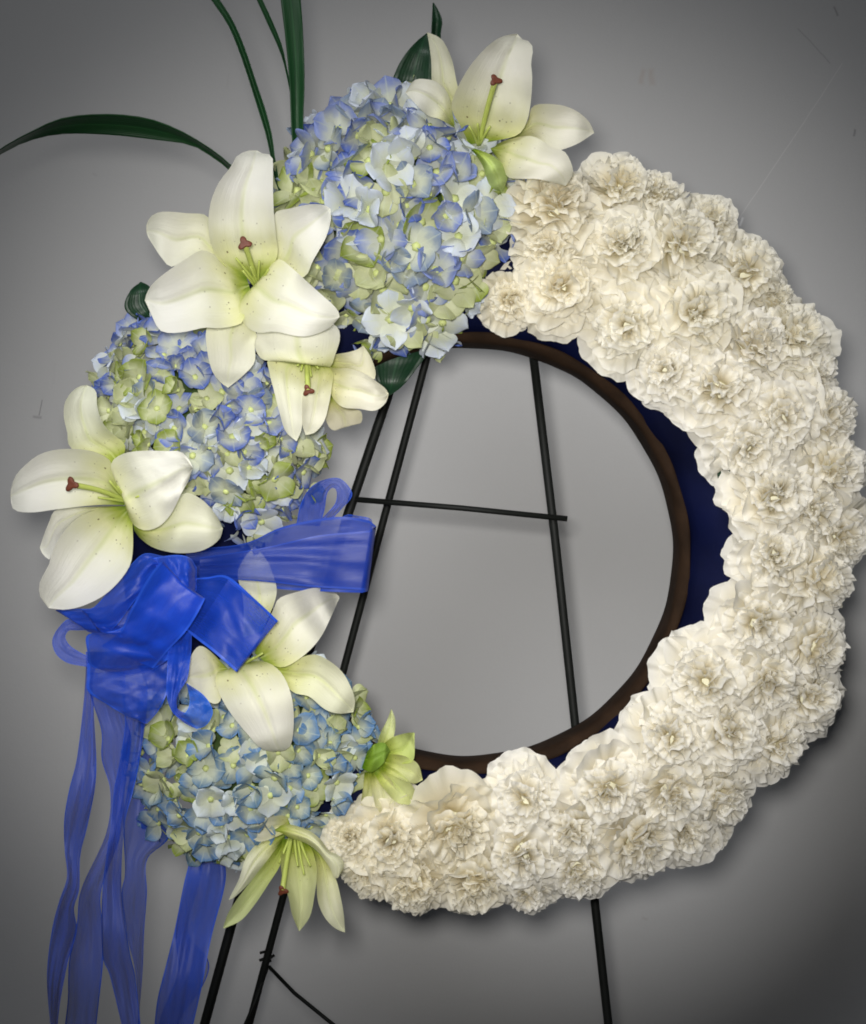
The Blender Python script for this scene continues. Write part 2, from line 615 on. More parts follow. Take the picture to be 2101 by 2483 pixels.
CAL = mesh('calyx', [(r * math.cos(a * .7854), r * math.sin(a * .7854), z) for r, z in ((.003, -.018), (.006, -.010), (.011, .0), (.009, .010), (.004, .014)) for a in range(8)],
           [(i * 8 + a, i * 8 + (a + 1) % 8, i * 8 + 8 + (a + 1) % 8, i * 8 + 8 + a) for i in range(4) for a in range(8)] + [tuple(range(32, 40))])
CAL.materials.append(mat_plain('carnation_calyx', (0.80, 0.77, 0.60), 0.7, 0.1, 0.3, 120, 0.3))


def carnation(loc, axis, size, label, tint):
    o = empty('carnation', loc, label, 'carnation', 'cream carnations around the right side of the wreath')
    o.rotation_mode = 'QUATERNION'
    o.rotation_quaternion = axis.to_track_quat('Z', 'Y')
    rn = random
    eo = random.uniform(-8, 15)
    for cnt, el, rad, zz, scl, pool, je in ((7, 0, .006, -.010, 1.04, PET_OUT, 6), (8, 18, .006, -.008, .97, PET_OUT, 9), (8, 36, .007, -.004, .88, PET_IN, 12),
                                            (8, 52, .007, .0, .82, PET_IN, 14), (8, 66, .007, .003, .76, PET_MID, 16), (6, 76, .005, .006, .72, PET_MID, 18), (4, 85, .002, .007, .70, PET_MID, 14)):
        p0 = rn.uniform(0, 6.28)
        for k in range(cnt):
            ph = p0 + 6.2832 * k / cnt + rn.uniform(-.22, .22)
            e = R(min(92, el + eo * (1 if el > 0 else .3) + rn.uniform(-je, je)))
            c = link('petal', rn.choice(pool), o)
            s = size * scl * rn.uniform(.88, 1.1)
            q = Matrix.Rotation(ph, 4, 'Z') @ Matrix.Rotation(-e, 4, 'Y') @ Matrix.Rotation(rn.uniform(-.4, .4) * (1 + max(0, el) / 45), 4, 'X')
            c.matrix_local = Matrix.Translation((rad * size * math.cos(ph), rad * size * math.sin(ph), zz * size)) @ q @ Matrix.Diagonal((s, s * rn.uniform(.9, 1.1), s, 1))
            g = rn.uniform(.94, 1.0)
            c.color = (tint[0] * g, tint[1] * g, tint[2] * g, 1)
    link('calyx', CAL, o).matrix_local = Matrix.Translation((0, 0, -.006 * size)) @ Matrix.Diagonal((size, size, size, 1))
    return o


CC = (978, 1100)
spots = [  # inner row, by hand
    (1040, 612, 70), (1146, 586, 100), (1278, 660, 110), (1358, 752, 95), (1468, 790, 108), (1522, 908, 100), (1576, 1012, 106), (1578, 1134, 98), (1545, 1268, 110),
    (1438, 1386, 106), (1366, 1502, 98), (1236, 1606, 102), (1072, 1628, 96), (930, 1682, 106), (800, 1712, 104), (1168, 1690, 90),
    # crown and outer rows
    (1125, 420, 105), (1262, 385, 100), (1268, 500, 102), (1385, 500, 110), (1418, 640, 108), (1515, 560, 105), (1608, 690, 104), (1535, 700, 95), (1590, 845, 105), (1675, 850, 100),
    (1690, 960, 100), (1650, 1040, 96), (1705, 1090, 92), (1660, 1175, 104), (1655, 1310, 100), (1560, 1385, 104), (1640, 1420, 90), (1480, 1490, 104), (1575, 1510, 95),
    (1370, 1612, 102), (1460, 1615, 96), (1300, 1712, 98), (1392, 1690, 85), (1180, 1765, 94), (1060, 1742, 100), (965, 1790, 92), (845, 1795, 94), (760, 1775, 80), (1075, 1810, 70),
    (1330, 400, 70), (1445, 450, 70), (1565, 610, 75), (1645, 760, 80), (1450, 1700, 50), (715, 1705, 66), (1120, 510, 90)]
used = {}
hours = ['twelve', 'one', 'two', 'three', 'four', 'five', 'six', 'seven', 'eight']


def clock(x, y):
    an = math.degrees(math.atan2(x - CC[0], CC[1] - y)) % 360
    q = int(round(an / 7.5))
    h, m = divmod(q, 4)
    return ["%s o'clock" % hours[h], 'quarter past %s' % hours[h], 'half past %s' % hours[h], 'quarter to %s' % hours[h + 1]][m]


for x, y, rad in spots:
    dx, dy = x - CC[0], CC[1] - y
    rr = math.hypot(dx, dy)
    e = (rr - 630) / 190
    t = 0.036 - 0.042 * e * e + (.009 if rr < 570 else 0)
    tilt = -.28 if rr < 560 else (.15 if rr < 670 else .75)
    row = 'inner row' if rr < 570 else ('middle row' if rr < 670 else 'outer row')
    jt = .6 if rr < 570 else 1
    ax = Vector((dx / rr * tilt + jt * random.uniform(-.36, .36), -1, dy / rr * tilt + jt * random.uniform(-.40, .30))).normalized()
    # cream, a little browner where the blooms are older near the top and foot of the arc
    warm = 0.0
    if (x < 1220 and y < 700) or (x < 1000 and y > 1600):
        warm = 1.0
    elif y < 700:
        warm = 0.4
    elif y > 1300 and rr < 600:
        warm = -.35
    tint = (1.0 - .01 * max(0, warm), 1 - .03 * max(0, warm) + .005, 1 - .085 * max(0, warm) + (.05 if warm < 0 else 0))
    tint = tuple(min(1.0, c) for c in tint)
    look = 'browning cream' if warm == 1 else ('pale white' if warm < 0 else 'cream')
    lab = '%s ruffled carnation in the %s of the wreath at %s' % (look, row, clock(x, y))
    if lab in used:
        used[lab] += 1
        lab = lab.replace('ruffled', ['', 'small ruffled', 'tightly ruffled', 'tilted ruffled', 'half hidden ruffled'][min(4, used[lab] - 1)])
    else:
        used[lab] = 1
    carnation(PD(x, y, t), ax, rad / 100 * random.uniform(.92, 1.05), lab, tint)

# ------------------------------------------------------------------ hydrangeas
def sepal_mesh(seed):
    rn = random.Random(seed)
    nu, nv = 8, 9
    cupu, cupv = rn.uniform(-.40, .50), rn.uniform(-.5, .3)
    asp = rn.uniform(.86, 1.12)
    p1 = rn.uniform(0, 6.28)
    vs, uvs, fs = [], [], []
    for i in range(nv + 1):
        v = 1 - (1 - i / nv) ** 1.6
        q = abs((v - .56) / (.60 if v < .56 else .44))
        wd = max(.08, 1.10 * asp * max(0, 1 - q ** 2.0) ** .5)
        for j in range(nu + 1):
            u = j / nu * 2 - 1
            vs.append((v - .10 * u * u * v, u * wd * .5, cupu * u * u * wd * .5 + cupv * v * v * .6 + .05 * math.sin(p1 + 3 * u + 4 * v) * v))
            uvs.append((j / nu, v))
    for i in range(nv):
        for j in range(nu):
            a = i * (nu + 1) + j
            fs.append((a, a + 1, a + nu + 2, a + nu + 1))
    me = mesh('sepal', vs, fs, uvs)
    me.materials.append(M['sepal'])
    return me


SEP = [sepal_mesh(300 + i) for i in range(10)]


def ball(name, rx, ry, rz, mat, sub=2, lump=0.0):
    bm = bmesh.new()
    bmesh.ops.create_icosphere(bm, subdivisions=sub, radius=1)
    for v in bm.verts:
        k = 1 + lump * random.uniform(-1, 1)
        v.co = Vector((v.co.x * rx * k, v.co.y * ry * k, v.co.z * rz * k))
    me = bpy.data.meshes.new(name)
    bm.to_mesh(me)
    bm.free()
    for p in me.polygons:
        p.use_smooth = True
    if mat:
        me.materials.append(mat)
    return me


BUD = ball('bud', 1, 1, .8, M['bud'], 1)


def hydrangea(cx, cy, t, rx, ry, rot, depth, n, fsize, palette, label, tone):
    """cx.. in photograph pixels; rx, ry half-axes in pixels; depth half-axis in metres"""
    c = PX(cx, cy, t)
    o = empty('hydrangea', c, label, 'hydrangea', 'blue hydrangea heads on the left side of the wreath')
    k = PXM * (DIST - t) / DIST
    A, B = rx * k, ry * k
    core = link('stem_cluster', ball('stem_cluster', A * .68, depth * .64, B * .68, M['core'], 3, .06), o)
    core.rotation_euler = (0, R(rot), 0)
    rot_m = Matrix.Rotation(R(rot), 3, 'Y')
    ga = math.pi * (3 - 5 ** .5)
    for i in range(n):
        yy = 1 - (i + .5) / n * 1.14            # 1 faces the lens
        rad = math.sqrt(max(0, 1 - yy * yy))
        an = ga * i
        d = Vector((rad * math.cos(an), -yy, rad * math.sin(an)))
        jit = random.uniform(.84, 1.04)
        pos = rot_m @ Vector((d.x * A * jit, d.y * depth * jit, d.z * B * jit))
        nr = rot_m @ Vector((d.x / A, d.y / depth, d.z / B)).normalized()
        nr = (nr + Vector((random.uniform(-.6, .6), random.uniform(-.5, .35), random.uniform(-.6, .6)))).normalized()
        s = fsize * random.uniform(.78, 1.2)
        f = link('floret', BUD, o)
        f.matrix_local = Matrix.Translation(pos) @ nr.to_track_quat('Z', 'Y').to_matrix().to_4x4() @ Matrix.Rotation(random.uniform(0, 6.28), 4, 'Z') @ Matrix.Diagonal((s * .11, s * .11, s * .11, 1))
        pc = random.choices([p[0] for p in palette], [p[1] for p in palette])[0]
        half = random.random() < .15
        ps = s / 2 / (s * .11) * 1.12
        op = random.uniform(.05, .6) if random.random() < .5 else random.uniform(.6, 1.2)
        for q in range(4):
            e = op + random.uniform(-.18, .18)
            sp = link('petal', random.choice(SEP), f)
            sp.matrix_local = Matrix.Rotation(q * math.pi / 2 + random.uniform(-.15, .15), 4, 'Z') @ Matrix.Rotation(-e, 4, 'Y') @ Matrix.Translation((.4, 0, -.3 + .25 * (q % 2))) @ Matrix.Diagonal((ps, ps * random.uniform(.9, 1.1), ps, 1))
            g = random.uniform(.86, 1.12)
            sp.color = (min(1, pc[0] * g * tone[0]), min(1, pc[1] * g * tone[1]), min(1, pc[2] * g * tone[2]), 1)
    return o


BLUE, PERI, WHITE, PGRN, YGRN, GREY = (.10, .16, .50), (.21, .27, .56), (.62, .68, .78), (.48, .52, .27), (.27, .34, .055), (.20, .26, .37)
hydrangea(970, 538, -.004, 278, 296, 0, .074, 185, .036,
          [(PERI, 4.2), (BLUE, 2.4), (WHITE, 3.4), (PGRN, 2.6), (YGRN, 1.6), (GREY, 1.8)],
          'largest blue and pale green hydrangea head below the topmost lily', (1, 1, 1))
hydrangea(510, 1032, .0, 288, 214, 40, .070, 195, .028,
          [(PERI, 2), (BLUE, 4.6), (WHITE, 3), (PGRN, 3), (YGRN, 2.4), (GREY, 1.2)],
          'blue and lime hydrangea head between the two biggest lilies at left', (1, 1, 1))
hydrangea(622, 1835, .0, 292, 232, -14, .073, 205, .026,
          [((.12, .24, .50), 6.5), (WHITE, 2.8), (PGRN, 2.6), (YGRN, 1.8), ((.13, .23, .38), 3)],
          'lowest blue green hydrangea head under the ribbon bow', (1, 1.02, .95))

# ------------------------------------------------------------------ lilies
def lily(label, throat, t0, off, sc, petals, style=None, filaments=(), tint=(1, 1, 1), stig=1.0, name='lily'):
    th = cr(off, sc, [throat])[0]
    org = PX(th[0], th[1], t0)
    o = empty(name, org, label, 'lily', 'white lilies on the wreath')
    for p in petals:
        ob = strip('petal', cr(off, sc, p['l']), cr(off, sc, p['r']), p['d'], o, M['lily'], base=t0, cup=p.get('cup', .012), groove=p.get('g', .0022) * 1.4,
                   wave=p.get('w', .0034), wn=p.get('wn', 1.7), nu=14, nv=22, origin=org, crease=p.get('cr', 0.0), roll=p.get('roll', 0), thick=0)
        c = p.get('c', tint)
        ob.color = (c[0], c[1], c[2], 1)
    if style:
        (x0, y0, d0), (x1, y1, d1) = style
        a = cr(off, sc, [(x0, y0)])[0]
        b = cr(off, sc, [(x1, y1)])[0]
        A, B = PX(*a, t0 + d0), PX(*b, t0 + d1)
        mid = (A + B) / 2 + Vector((0, -.004, .002))
        tube('style', [A, mid, B], [.0016, .0022], o, M['style'], 8, org, 8)
        # three-lobed stigma
        ax = (B - A).normalized()
        vs = []
        st = empty_stigma(B - org, ax, .0052 * stig, o)
    for (x0, y0, d0), (x1, y1, d1) in filaments:
        a = cr(off, sc, [(x0, y0)])[0]
        b = cr(off, sc, [(x1, y1)])[0]
        A, B = PX(*a, t0 + d0), PX(*b, t0 + d1)
        tube('filament', [A, (A + B) / 2 + Vector((0, -.003, 0)), B], [.0013, .0008], o, M['style'], 6, org, 7)
    return o


def empty_stigma(loc, ax, r, parent):
    bm = bmesh.new()
    bmesh.ops.create_icosphere(bm, subdivisions=3, radius=1)
    for v in bm.verts:
        an = math.atan2(v.co.y, v.co.x)
        k = .86 + .30 * math.cos(3 * an + .5)
        hr = math.hypot(v.co.x, v.co.y)
        k = lerp(.8, k, min(1, hr * 1.2))
        v.co = Vector((v.co.x * k * r, v.co.y * k * r, v.co.z * .42 * r - .25 * r * (1 - hr)))
    me = bpy.data.meshes.new('stigma')
    bm.to_mesh(me)
    bm.free()
    for p in me.polygons:
        p.use_smooth = True
    ob = link('stigma', me, parent, M['stigma'])
    d = (ax + Vector((0, -1.2, 0))).normalized()
    ob.matrix_local = Matrix.Translation(loc) @ d.to_track_quat('Z', 'Y').to_matrix().to_4x4()
    return ob


S3 = 600 / 1764
O1 = (300, 340)
lily('large open white lily facing out between the upper two hydrangeas', (950, 1040), .088, O1, S3, [
    dict(l=[(860, 985), (700, 880), (630, 760), (605, 620), (620, 450), (680, 300), (765, 190), (805, 115), (880, 76), (950, 72)],
         r=[(1000, 990), (1095, 830), (1088, 680), (1072, 520), (1066, 350), (1066, 210), (1062, 120), (1030, 98), (975, 92), (952, 73)],
         d=[-.012, .004, .016, .020, .012, -.006], cup=.016, g=.004),
    dict(l=[(1040, 900), (1060, 700), (1075, 525), (1200, 484), (1330, 456), (1430, 462), (1475, 488)],
         r=[(1050, 980), (1180, 1000), (1300, 965), (1350, 860), (1440, 700), (1478, 570), (1476, 492)],
         d=[-.014, -.006, .002, .0, -.016], cup=.012),
    dict(l=[(950, 1062), (850, 1110), (820, 1205), (865, 1315), (960, 1374), (1080, 1365), (1280, 1400), (1450, 1350), (1540, 1262)],
         r=[(985, 1030), (1045, 900), (1110, 845), (1200, 910), (1300, 1000), (1400, 1090), (1490, 1170), (1535, 1225), (1541, 1258)],
         d=[-.012, .010, .024, .026, .016], cup=-.010, g=.003, w=.006, wn=1.6),
    dict(l=[(880, 985), (760, 905), (640, 810), (550, 785), (470, 830), (340, 915), (225, 1005), (170, 1080), (152, 1140)],
         r=[(910, 1085), (860, 1200), (850, 1300), (700, 1340), (580, 1336), (440, 1366), (320, 1374), (250, 1345), (195, 1235), (153, 1145)],
         d=[-.012, .002, .014, .016, .006], cup=.016, g=.004),
    dict(l=[(760, 900), (640, 640), (590, 535), (450, 520), (330, 509), (250, 514), (190, 548), (162, 610), (164, 650)],
         r=[(860, 960), (640, 900), (480, 850), (345, 902), (280, 850), (215, 755), (175, 690), (165, 655)],
         d=[-.016, -.010, -.004, .002, -.010], cup=.010, c=(.97, .97, .90)),
    dict(l=[(880, 1100), (650, 1250), (590, 1350), (597, 1500), (630, 1640), (690, 1725), (745, 1764)],
         r=[(910, 1100), (890, 1280), (950, 1380), (935, 1450), (935, 1580), (850, 1680), (748, 1764)],
         d=[-.016, -.012, -.006, -.006, -.018], cup=.010, c=(.97, .97, .88)),
], ((955, 1035, -.006), (862, 735, .034)),
    [((960, 1035, -.006), (802, 840, .022)), ((965, 1035, -.006), (905, 900, .02)), ((960, 1030, -.006), (968, 860, .018)), ((975, 1035, -.006), (1035, 920, .016)), ((940, 1040, -.006), (850, 930, .016))])

O2 = (0, 900)
lily('wide open white lily at the far left above the bow', (930, 950), .092, O2, S3, [
    dict(l=[(880, 880), (800, 660), (720, 592), (600, 560), (430, 556), (280, 595), (170, 680), (108, 752), (80, 840), (76, 895)],
         r=[(890, 955), (750, 952), (600, 962), (400, 986), (250, 1006), (140, 1002), (90, 975), (77, 900)],
         d=[-.014, .0, .012, .014, .0], cup=.014, g=.004),
    dict(l=[(800, 680), (520, 560), (480, 430), (456, 320), (465, 220), (520, 140), (575, 106), (620, 100)],
         r=[(880, 620), (890, 520), (785, 432), (722, 345), (693, 240), (690, 155), (662, 118), (622, 100)],
         d=[-.016, -.014, -.006, -.004, -.014], cup=.012, g=.004, c=(.95, .97, .88)),
    dict(l=[(905, 890), (835, 790), (790, 700), (810, 632), (900, 582), (1050, 566), (1180, 570), (1285, 572), (1345, 625), (1376, 685)],
         r=[(930, 970), (912, 1020), (950, 1092), (1030, 1135), (1130, 1110), (1220, 1020), (1300, 860), (1345, 785), (1376, 692)],
         d=[-.012, .012, .026, .028, .016], cup=-.006, w=.006, g=-.004, cr=.009),
    dict(l=[(950, 1060), (1060, 1050), (1180, 980), (1310, 872), (1400, 890), (1480, 950), (1555, 1045), (1590, 1118)],
         r=[(955, 1130), (1005, 1195), (1100, 1260), (1250, 1296), (1400, 1290), (1500, 1252), (1570, 1192), (1591, 1124)],
         d=[-.012, -.004, .004, .004, -.006], cup=-.014, c=(.97, .98, .84)),
    dict(l=[(900, 960), (700, 985), (550, 1050), (430, 1180), (372, 1300), (350, 1380), (310, 1450), (280, 1530), (290, 1610), (348, 1688)],
         r=[(945, 1000), (948, 1130), (950, 1250), (930, 1380), (850, 1500), (740, 1600), (600, 1670), (470, 1700), (352, 1690)],
         d=[-.012, .006, .016, .018, .012], cup=.016, g=.003),
    dict(l=[(880, 960), (640, 968), (410, 985), (350, 1080), (310, 1180), (285, 1258)],
         r=[(860, 990), (620, 1010), (440, 1180), (378, 1290), (362, 1345), (310, 1310), (286, 1262)],
         d=[-.016, -.010, -.006, -.006, -.012], cup=.006),
], ((910, 925, -.006), (512, 808, .030)),
    [((915, 930, -.006), (700, 900, .016)), ((915, 925, -.006), (780, 780, .016)), ((930, 930, -.006), (1010, 960, .014)), ((915, 925, -.006), (840, 820, .016)), ((925, 925, -.004), (990, 890, .02))], stig=1.05)

O3 = (900, 0)
lily('topmost white lily leaning right above the carnations', (760, 1040), .052, O3, S3, [
    dict(l=[(700, 1030), (640, 900), (575, 780), (592, 680), (680, 510), (780, 380), (880, 290), (960, 252), (1040, 240)],
         r=[(850, 1010), (1040, 965), (1110, 870), (1140, 720), (1150, 550), (1142, 450), (1155, 350), (1130, 297), (1085, 284), (1048, 246)],
         d=[-.012, .002, .014, .018, .010, -.006], cup=.018, g=.004),
    dict(l=[(1000, 980), (1110, 880), (1150, 762), (1250, 740), (1380, 755), (1480, 800), (1555, 868), (1590, 942)],
         r=[(960, 1000), (1130, 978), (1230, 1025), (1310, 1072), (1400, 1055), (1500, 1010), (1590, 948)],
         d=[-.012, -.006, .004, .006, -.006], cup=.012),
    dict(l=[(850, 1050), (960, 1000), (1090, 970), (1180, 980), (1290, 1050), (1380, 1080), (1430, 1170), (1440, 1245), (1390, 1325)],
         r=[(860, 1075), (940, 1180), (975, 1262), (1070, 1276), (1180, 1276), (1290, 1300), (1384, 1326)],
         d=[-.012, .008, .022, .024, .012], cup=-.008, g=.002, w=.004),
    dict(l=[(600, 900), (552, 680), (480, 592), (400, 565), (310, 572), (246, 658)],
         r=[(600, 910), (490, 850), (400, 820), (300, 722), (246, 662)],
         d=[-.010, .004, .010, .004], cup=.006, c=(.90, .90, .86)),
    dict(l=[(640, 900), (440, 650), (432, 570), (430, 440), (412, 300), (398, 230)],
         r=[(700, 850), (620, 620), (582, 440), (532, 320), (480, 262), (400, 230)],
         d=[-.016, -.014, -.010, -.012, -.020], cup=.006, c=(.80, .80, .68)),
    dict(l=[(715, 1068), (760, 1120), (800, 1190), (822, 1262), (860, 1340), (930, 1372)],
         r=[(740, 1058), (850, 1100), (930, 1160), (972, 1240), (966, 1300), (940, 1368)],
         d=[.006, .018, .018, .004, -.014], cup=-.018, c=(.70, .86, .36)),
], ((768, 1030, -.006), (888, 572, .030)),
    [((765, 1035, -.006), (700, 900, .014)), ((775, 1030, -.006), (850, 900, .014)), ((770, 1030, -.006), (760, 880, .018))], tint=(.96, .95, .90), stig=.95)

O6, S5 = (560, 780), 500 / 1764
lily('smaller white lily facing downwards just under the large open lily', (640, 290), .074, O6, S5, [
    dict(l=[(560, 330), (300, 332), (222, 262), (203, 160), (250, 60), (380, -10), (500, -40)],
         r=[(720, 320), (770, 315), (850, 388), (895, 280), (935, 140), (905, 40), (760, -30), (560, -44)],
         d=[.020, .022, .014, .004, -.012], cup=-.016, g=0, w=.004),
    dict(l=[(560, 290), (330, 310), (330, 430), (372, 600), (420, 790), (470, 940), (560, 1022)],
         r=[(650, 300), (640, 450), (622, 600), (612, 780), (606, 920), (566, 1022)],
         d=[-.008, .0, .006, .006, .0], cup=.006, c=(.97, .97, .88)),
    dict(l=[(660, 320), (640, 480), (615, 620), (610, 760), (612, 880), (640, 968)],
         r=[(770, 330), (872, 430), (866, 550), (842, 700), (800, 850), (724, 946), (644, 970)],
         d=[-.008, .002, .008, .008, .0], cup=.008, c=(.97, .96, .86)),
    dict(l=[(760, 330), (880, 396), (1000, 398), (1130, 436), (1230, 500), (1318, 566), (1350, 615)],
         r=[(800, 460), (868, 640), (960, 732), (1100, 745), (1230, 762), (1320, 702), (1351, 622)],
         d=[-.010, -.004, .004, .006, -.002], cup=.010, cr=.004, c=(.97, .95, .86)),
    dict(l=[(790, 320), (890, 282), (1000, 262), (1080, 238), (1130, 206)],
         r=[(810, 400), (1000, 420), (1130, 460), (1222, 500), (1238, 420), (1192, 290), (1134, 207)],
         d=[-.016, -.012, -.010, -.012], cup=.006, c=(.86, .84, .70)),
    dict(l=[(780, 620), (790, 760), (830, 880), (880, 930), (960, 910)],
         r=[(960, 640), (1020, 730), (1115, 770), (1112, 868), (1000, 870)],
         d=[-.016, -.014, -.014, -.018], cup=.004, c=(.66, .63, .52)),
], ((650, 300, -.004), (662, 590, .020)),
    [((640, 300, -.004), (600, 420, .012)), ((660, 300, -.004), (690, 470, .012)), ((670, 300, -.004), (750, 400, .012)), ((630, 300, -.004), (570, 380, .010)), ((680, 300, -.004), (810, 380, .012))], stig=.85)

O4 = (400, 1240)
lily('white lily partly covered by the blue bow above the lowest hydrangea', (560, 1090), .078, O4, S3, [
    dict(l=[(640, 1010), (700, 860), (775, 700), (815, 620), (940, 575), (1070, 545), (1180, 556), (1243, 606)],
         r=[(720, 1080), (850, 1110), (1000, 1020), (1110, 900), (1182, 760), (1245, 620)],
         d=[-.006, .004, .000, -.024, -.060], cup=.010, g=.002, c=(.96, .95, .90)),
    dict(l=[(560, 900), (560, 640), (520, 450), (568, 330), (640, 250)],
         r=[(700, 850), (795, 600), (772, 450), (722, 340), (642, 250)],
         d=[-.012, -.020, -.034, -.046], cup=.008, c=(.92, .92, .80)),
    dict(l=[(770, 1100), (950, 1048), (1070, 1020), (1180, 1070), (1270, 1150), (1330, 1260), (1356, 1345), (1346, 1430)],
         r=[(780, 1160), (915, 1288), (1030, 1320), (1140, 1410), (1240, 1442), (1342, 1432)],
         d=[-.012, -.004, .004, .002, -.012], cup=.008, g=.004, c=(.92, .93, .76)),
    dict(l=[(500, 1140), (385, 1140), (362, 1220), (420, 1360), (500, 1480), (600, 1600), (680, 1684), (770, 1714), (815, 1705)],
         r=[(570, 1100), (640, 1066), (740, 1080), (830, 1150), (888, 1265), (917, 1400), (917, 1560), (892, 1680), (822, 1712)],
         d=[-.008, .012, .022, .018, .0], cup=-.009, g=.004, w=.003),
    dict(l=[(420, 1090), (310, 985), (240, 962), (182, 1040), (150, 1130), (120, 1188)],
         r=[(480, 1150), (400, 1220), (400, 1345), (340, 1370), (250, 1300), (150, 1222), (120, 1192)],
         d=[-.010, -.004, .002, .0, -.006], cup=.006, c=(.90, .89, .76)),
], None, [((560, 1090, -.006), (640, 1040, .012)), ((560, 1090, -.006), (700, 1010, .014))], tint=(.98, .97, .94))

O5 = (500, 1740)
YG = (.84, .92, .50)
lily('narrow greenish lily hanging downwards at the foot of the wreath', (600, 820), .060, O5, S3, [
    dict(l=[(540, 830), (390, 880), (290, 990), (235, 1150), (185, 1250), (162, 1298)],
         r=[(570, 850), (480, 960), (390, 1080), (290, 1200), (200, 1284), (166, 1300)],
         d=[-.004, .006, .010, .006], cup=-.006, c=(.95, .96, .80)),
    dict(l=[(545, 870), (470, 960), (380, 1090), (240, 1270), (160, 1390), (122, 1496)],
         r=[(580, 890), (530, 1050), (450, 1180), (350, 1330), (250, 1446), (128, 1504)],
         d=[-.006, -.002, .002, .0], cup=.010, g=.002, c=YG),
    dict(l=[(545, 860), (532, 1000), (545, 1150), (588, 1280), (612, 1400), (662, 1520)],
         r=[(720, 890), (765, 960), (792, 1100), (772, 1280), (740, 1420), (668, 1522)],
         d=[-.006, .004, .010, .010, .004], cup=.020, g=.002, c=(.90, .94, .62)),
    dict(l=[(720, 900), (780, 1000), (788, 1180), (800, 1320), (850, 1430), (920, 1502), (988, 1532)],
         r=[(800, 940), (880, 1050), (930, 1160), (960, 1280), (982, 1400), (992, 1528)],
         d=[-.008, -.002, .006, .008, .002], cup=.010, c=(.94, .95, .76)),
    dict(l=[(480, 800), (570, 760), (700, 790), (800, 850), (880, 950), (945, 980), (985, 1050), (945, 1138)],
         r=[(500, 812), (600, 856), (720, 900), (800, 960), (876, 1060), (915, 1148), (942, 1142)],
         d=[.004, .012, .018, .016, .012], cup=-.012, c=(.94, .95, .76)),
    dict(l=[(600, 760), (560, 700), (430, 712), (310, 742)],
         r=[(610, 800), (500, 850), (390, 885), (325, 850), (311, 748)],
         d=[.0, .004, .002, -.006], cup=.006, c=(.88, .86, .74)),
], ((610, 850, -.004), (546, 1236, .034)),
    [((610, 850, -.004), (560, 1120, .016)), ((630, 850, -.004), (655, 1060, .020)), ((650, 850, -.004), (700, 1120, .020)), ((660, 850, -.004), (745, 1060, .018)), ((600, 850, -.004), (520, 1040, .010))], tint=YG, stig=.8)

PG = (.66, .76, .30)
lily('pale green half open lily beside the lowest hydrangea', (1220, 300), .030, O5, S3, [
    dict(l=[(1210, 240), (1240, 120), (1290, 20), (1320, -60)], r=[(1290, 240), (1340, 130), (1350, 20), (1324, -58)], d=[-.004, .0, -.004, -.014], cup=.006, c=(.80, .86, .50)),
    dict(l=[(1250, 200), (1330, 140), (1430, 110), (1484, 106)], r=[(1290, 320), (1400, 330), (1480, 300), (1488, 112)], d=[.0, .008, .006, -.006], cup=.008, c=PG),
    dict(l=[(1270, 260), (1400, 270), (1510, 330), (1545, 440)], r=[(1250, 370), (1370, 430), (1480, 470), (1543, 446)], d=[.004, .012, .010, .0], cup=.008, c=(.78, .82, .46)),
    dict(l=[(1250, 320), (1380, 390), (1480, 500), (1500, 622)], r=[(1200, 400), (1270, 510), (1370, 610), (1494, 626)], d=[.004, .012, .010, .0], cup=.008, c=(.74, .80, .42)),
    dict(l=[(1230, 360), (1330, 460), (1350, 600), (1310, 700)], r=[(1180, 390), (1190, 540), (1220, 660), (1300, 706)], d=[.002, .008, .006, -.004], cup=.008, c=(.84, .84, .62)),
    dict(l=[(1190, 380), (1200, 480), (1180, 600), (1190, 700)], r=[(1130, 390), (1120, 500), (1110, 620), (1180, 702)], d=[.0, .002, .0, -.006], cup=.004, c=(.62, .64, .36)),
    dict(l=[(1150, 240), (1200, 190), (1270, 180), (1310, 230)], r=[(1110, 360), (1180, 390), (1260, 330), (1312, 240)], d=[.012, .018, .018, .012], cup=-.004, c=(.26, .42, .07)),
], None, (), tint=PG)

# ------------------------------------------------------------------ leaves and blades
SH = 1050 / 1764
OB = (0, 0)


def leaf(name, label, l, r, off, sc, depth, t0, mat='blade', cup=.004, cat='leaf', group=None, **kw):
    L, Rr = cr(off, sc, l), cr(off, sc, r)
    org = PX(*L[0], t0)
    o = strip(name, L, Rr, depth, None, M[mat], base=t0, cup=cup, nu=8, nv=26, origin=org, thick=.0006, **kw)
    o.location = org
    return tag(o, label, cat, group)


G = 'long dark green blades at the upper left'
leaf('grass_blade', 'long dark green blade arching over to the left edge', [(1350, 1000), (1120, 840), (990, 725), (940, 670), (850, 600), (730, 530), (600, 482), (440, 465), (260, 480), (120, 540), (0, 608), (-80, 670)],
     [(1340, 1015), (1108, 850), (978, 735), (925, 684), (865, 640), (780, 592), (650, 572), (450, 550), (250, 546), (110, 576), (0, 630), (-84, 676)], OB, SH, [-.05, -.01, .02, .045, .05, .05, .04], .02, cat='blade', group=G, roll=-.008)
leaf('grass_blade', 'slender blade curving up and left beside the broad blade', [(1330, 980), (1150, 800), (1105, 640), (1088, 560), (1058, 460), (1020, 340), (980, 220), (930, 100), (862, 0), (800, -90)],
     [(1340, 970), (1164, 795), (1121, 645), (1110, 560), (1082, 450), (1042, 330), (1002, 210), (957, 100), (896, 0), (830, -90)], OB, SH, [-.02, .0, .01, .02, .02], .01, cat='blade', group=G)
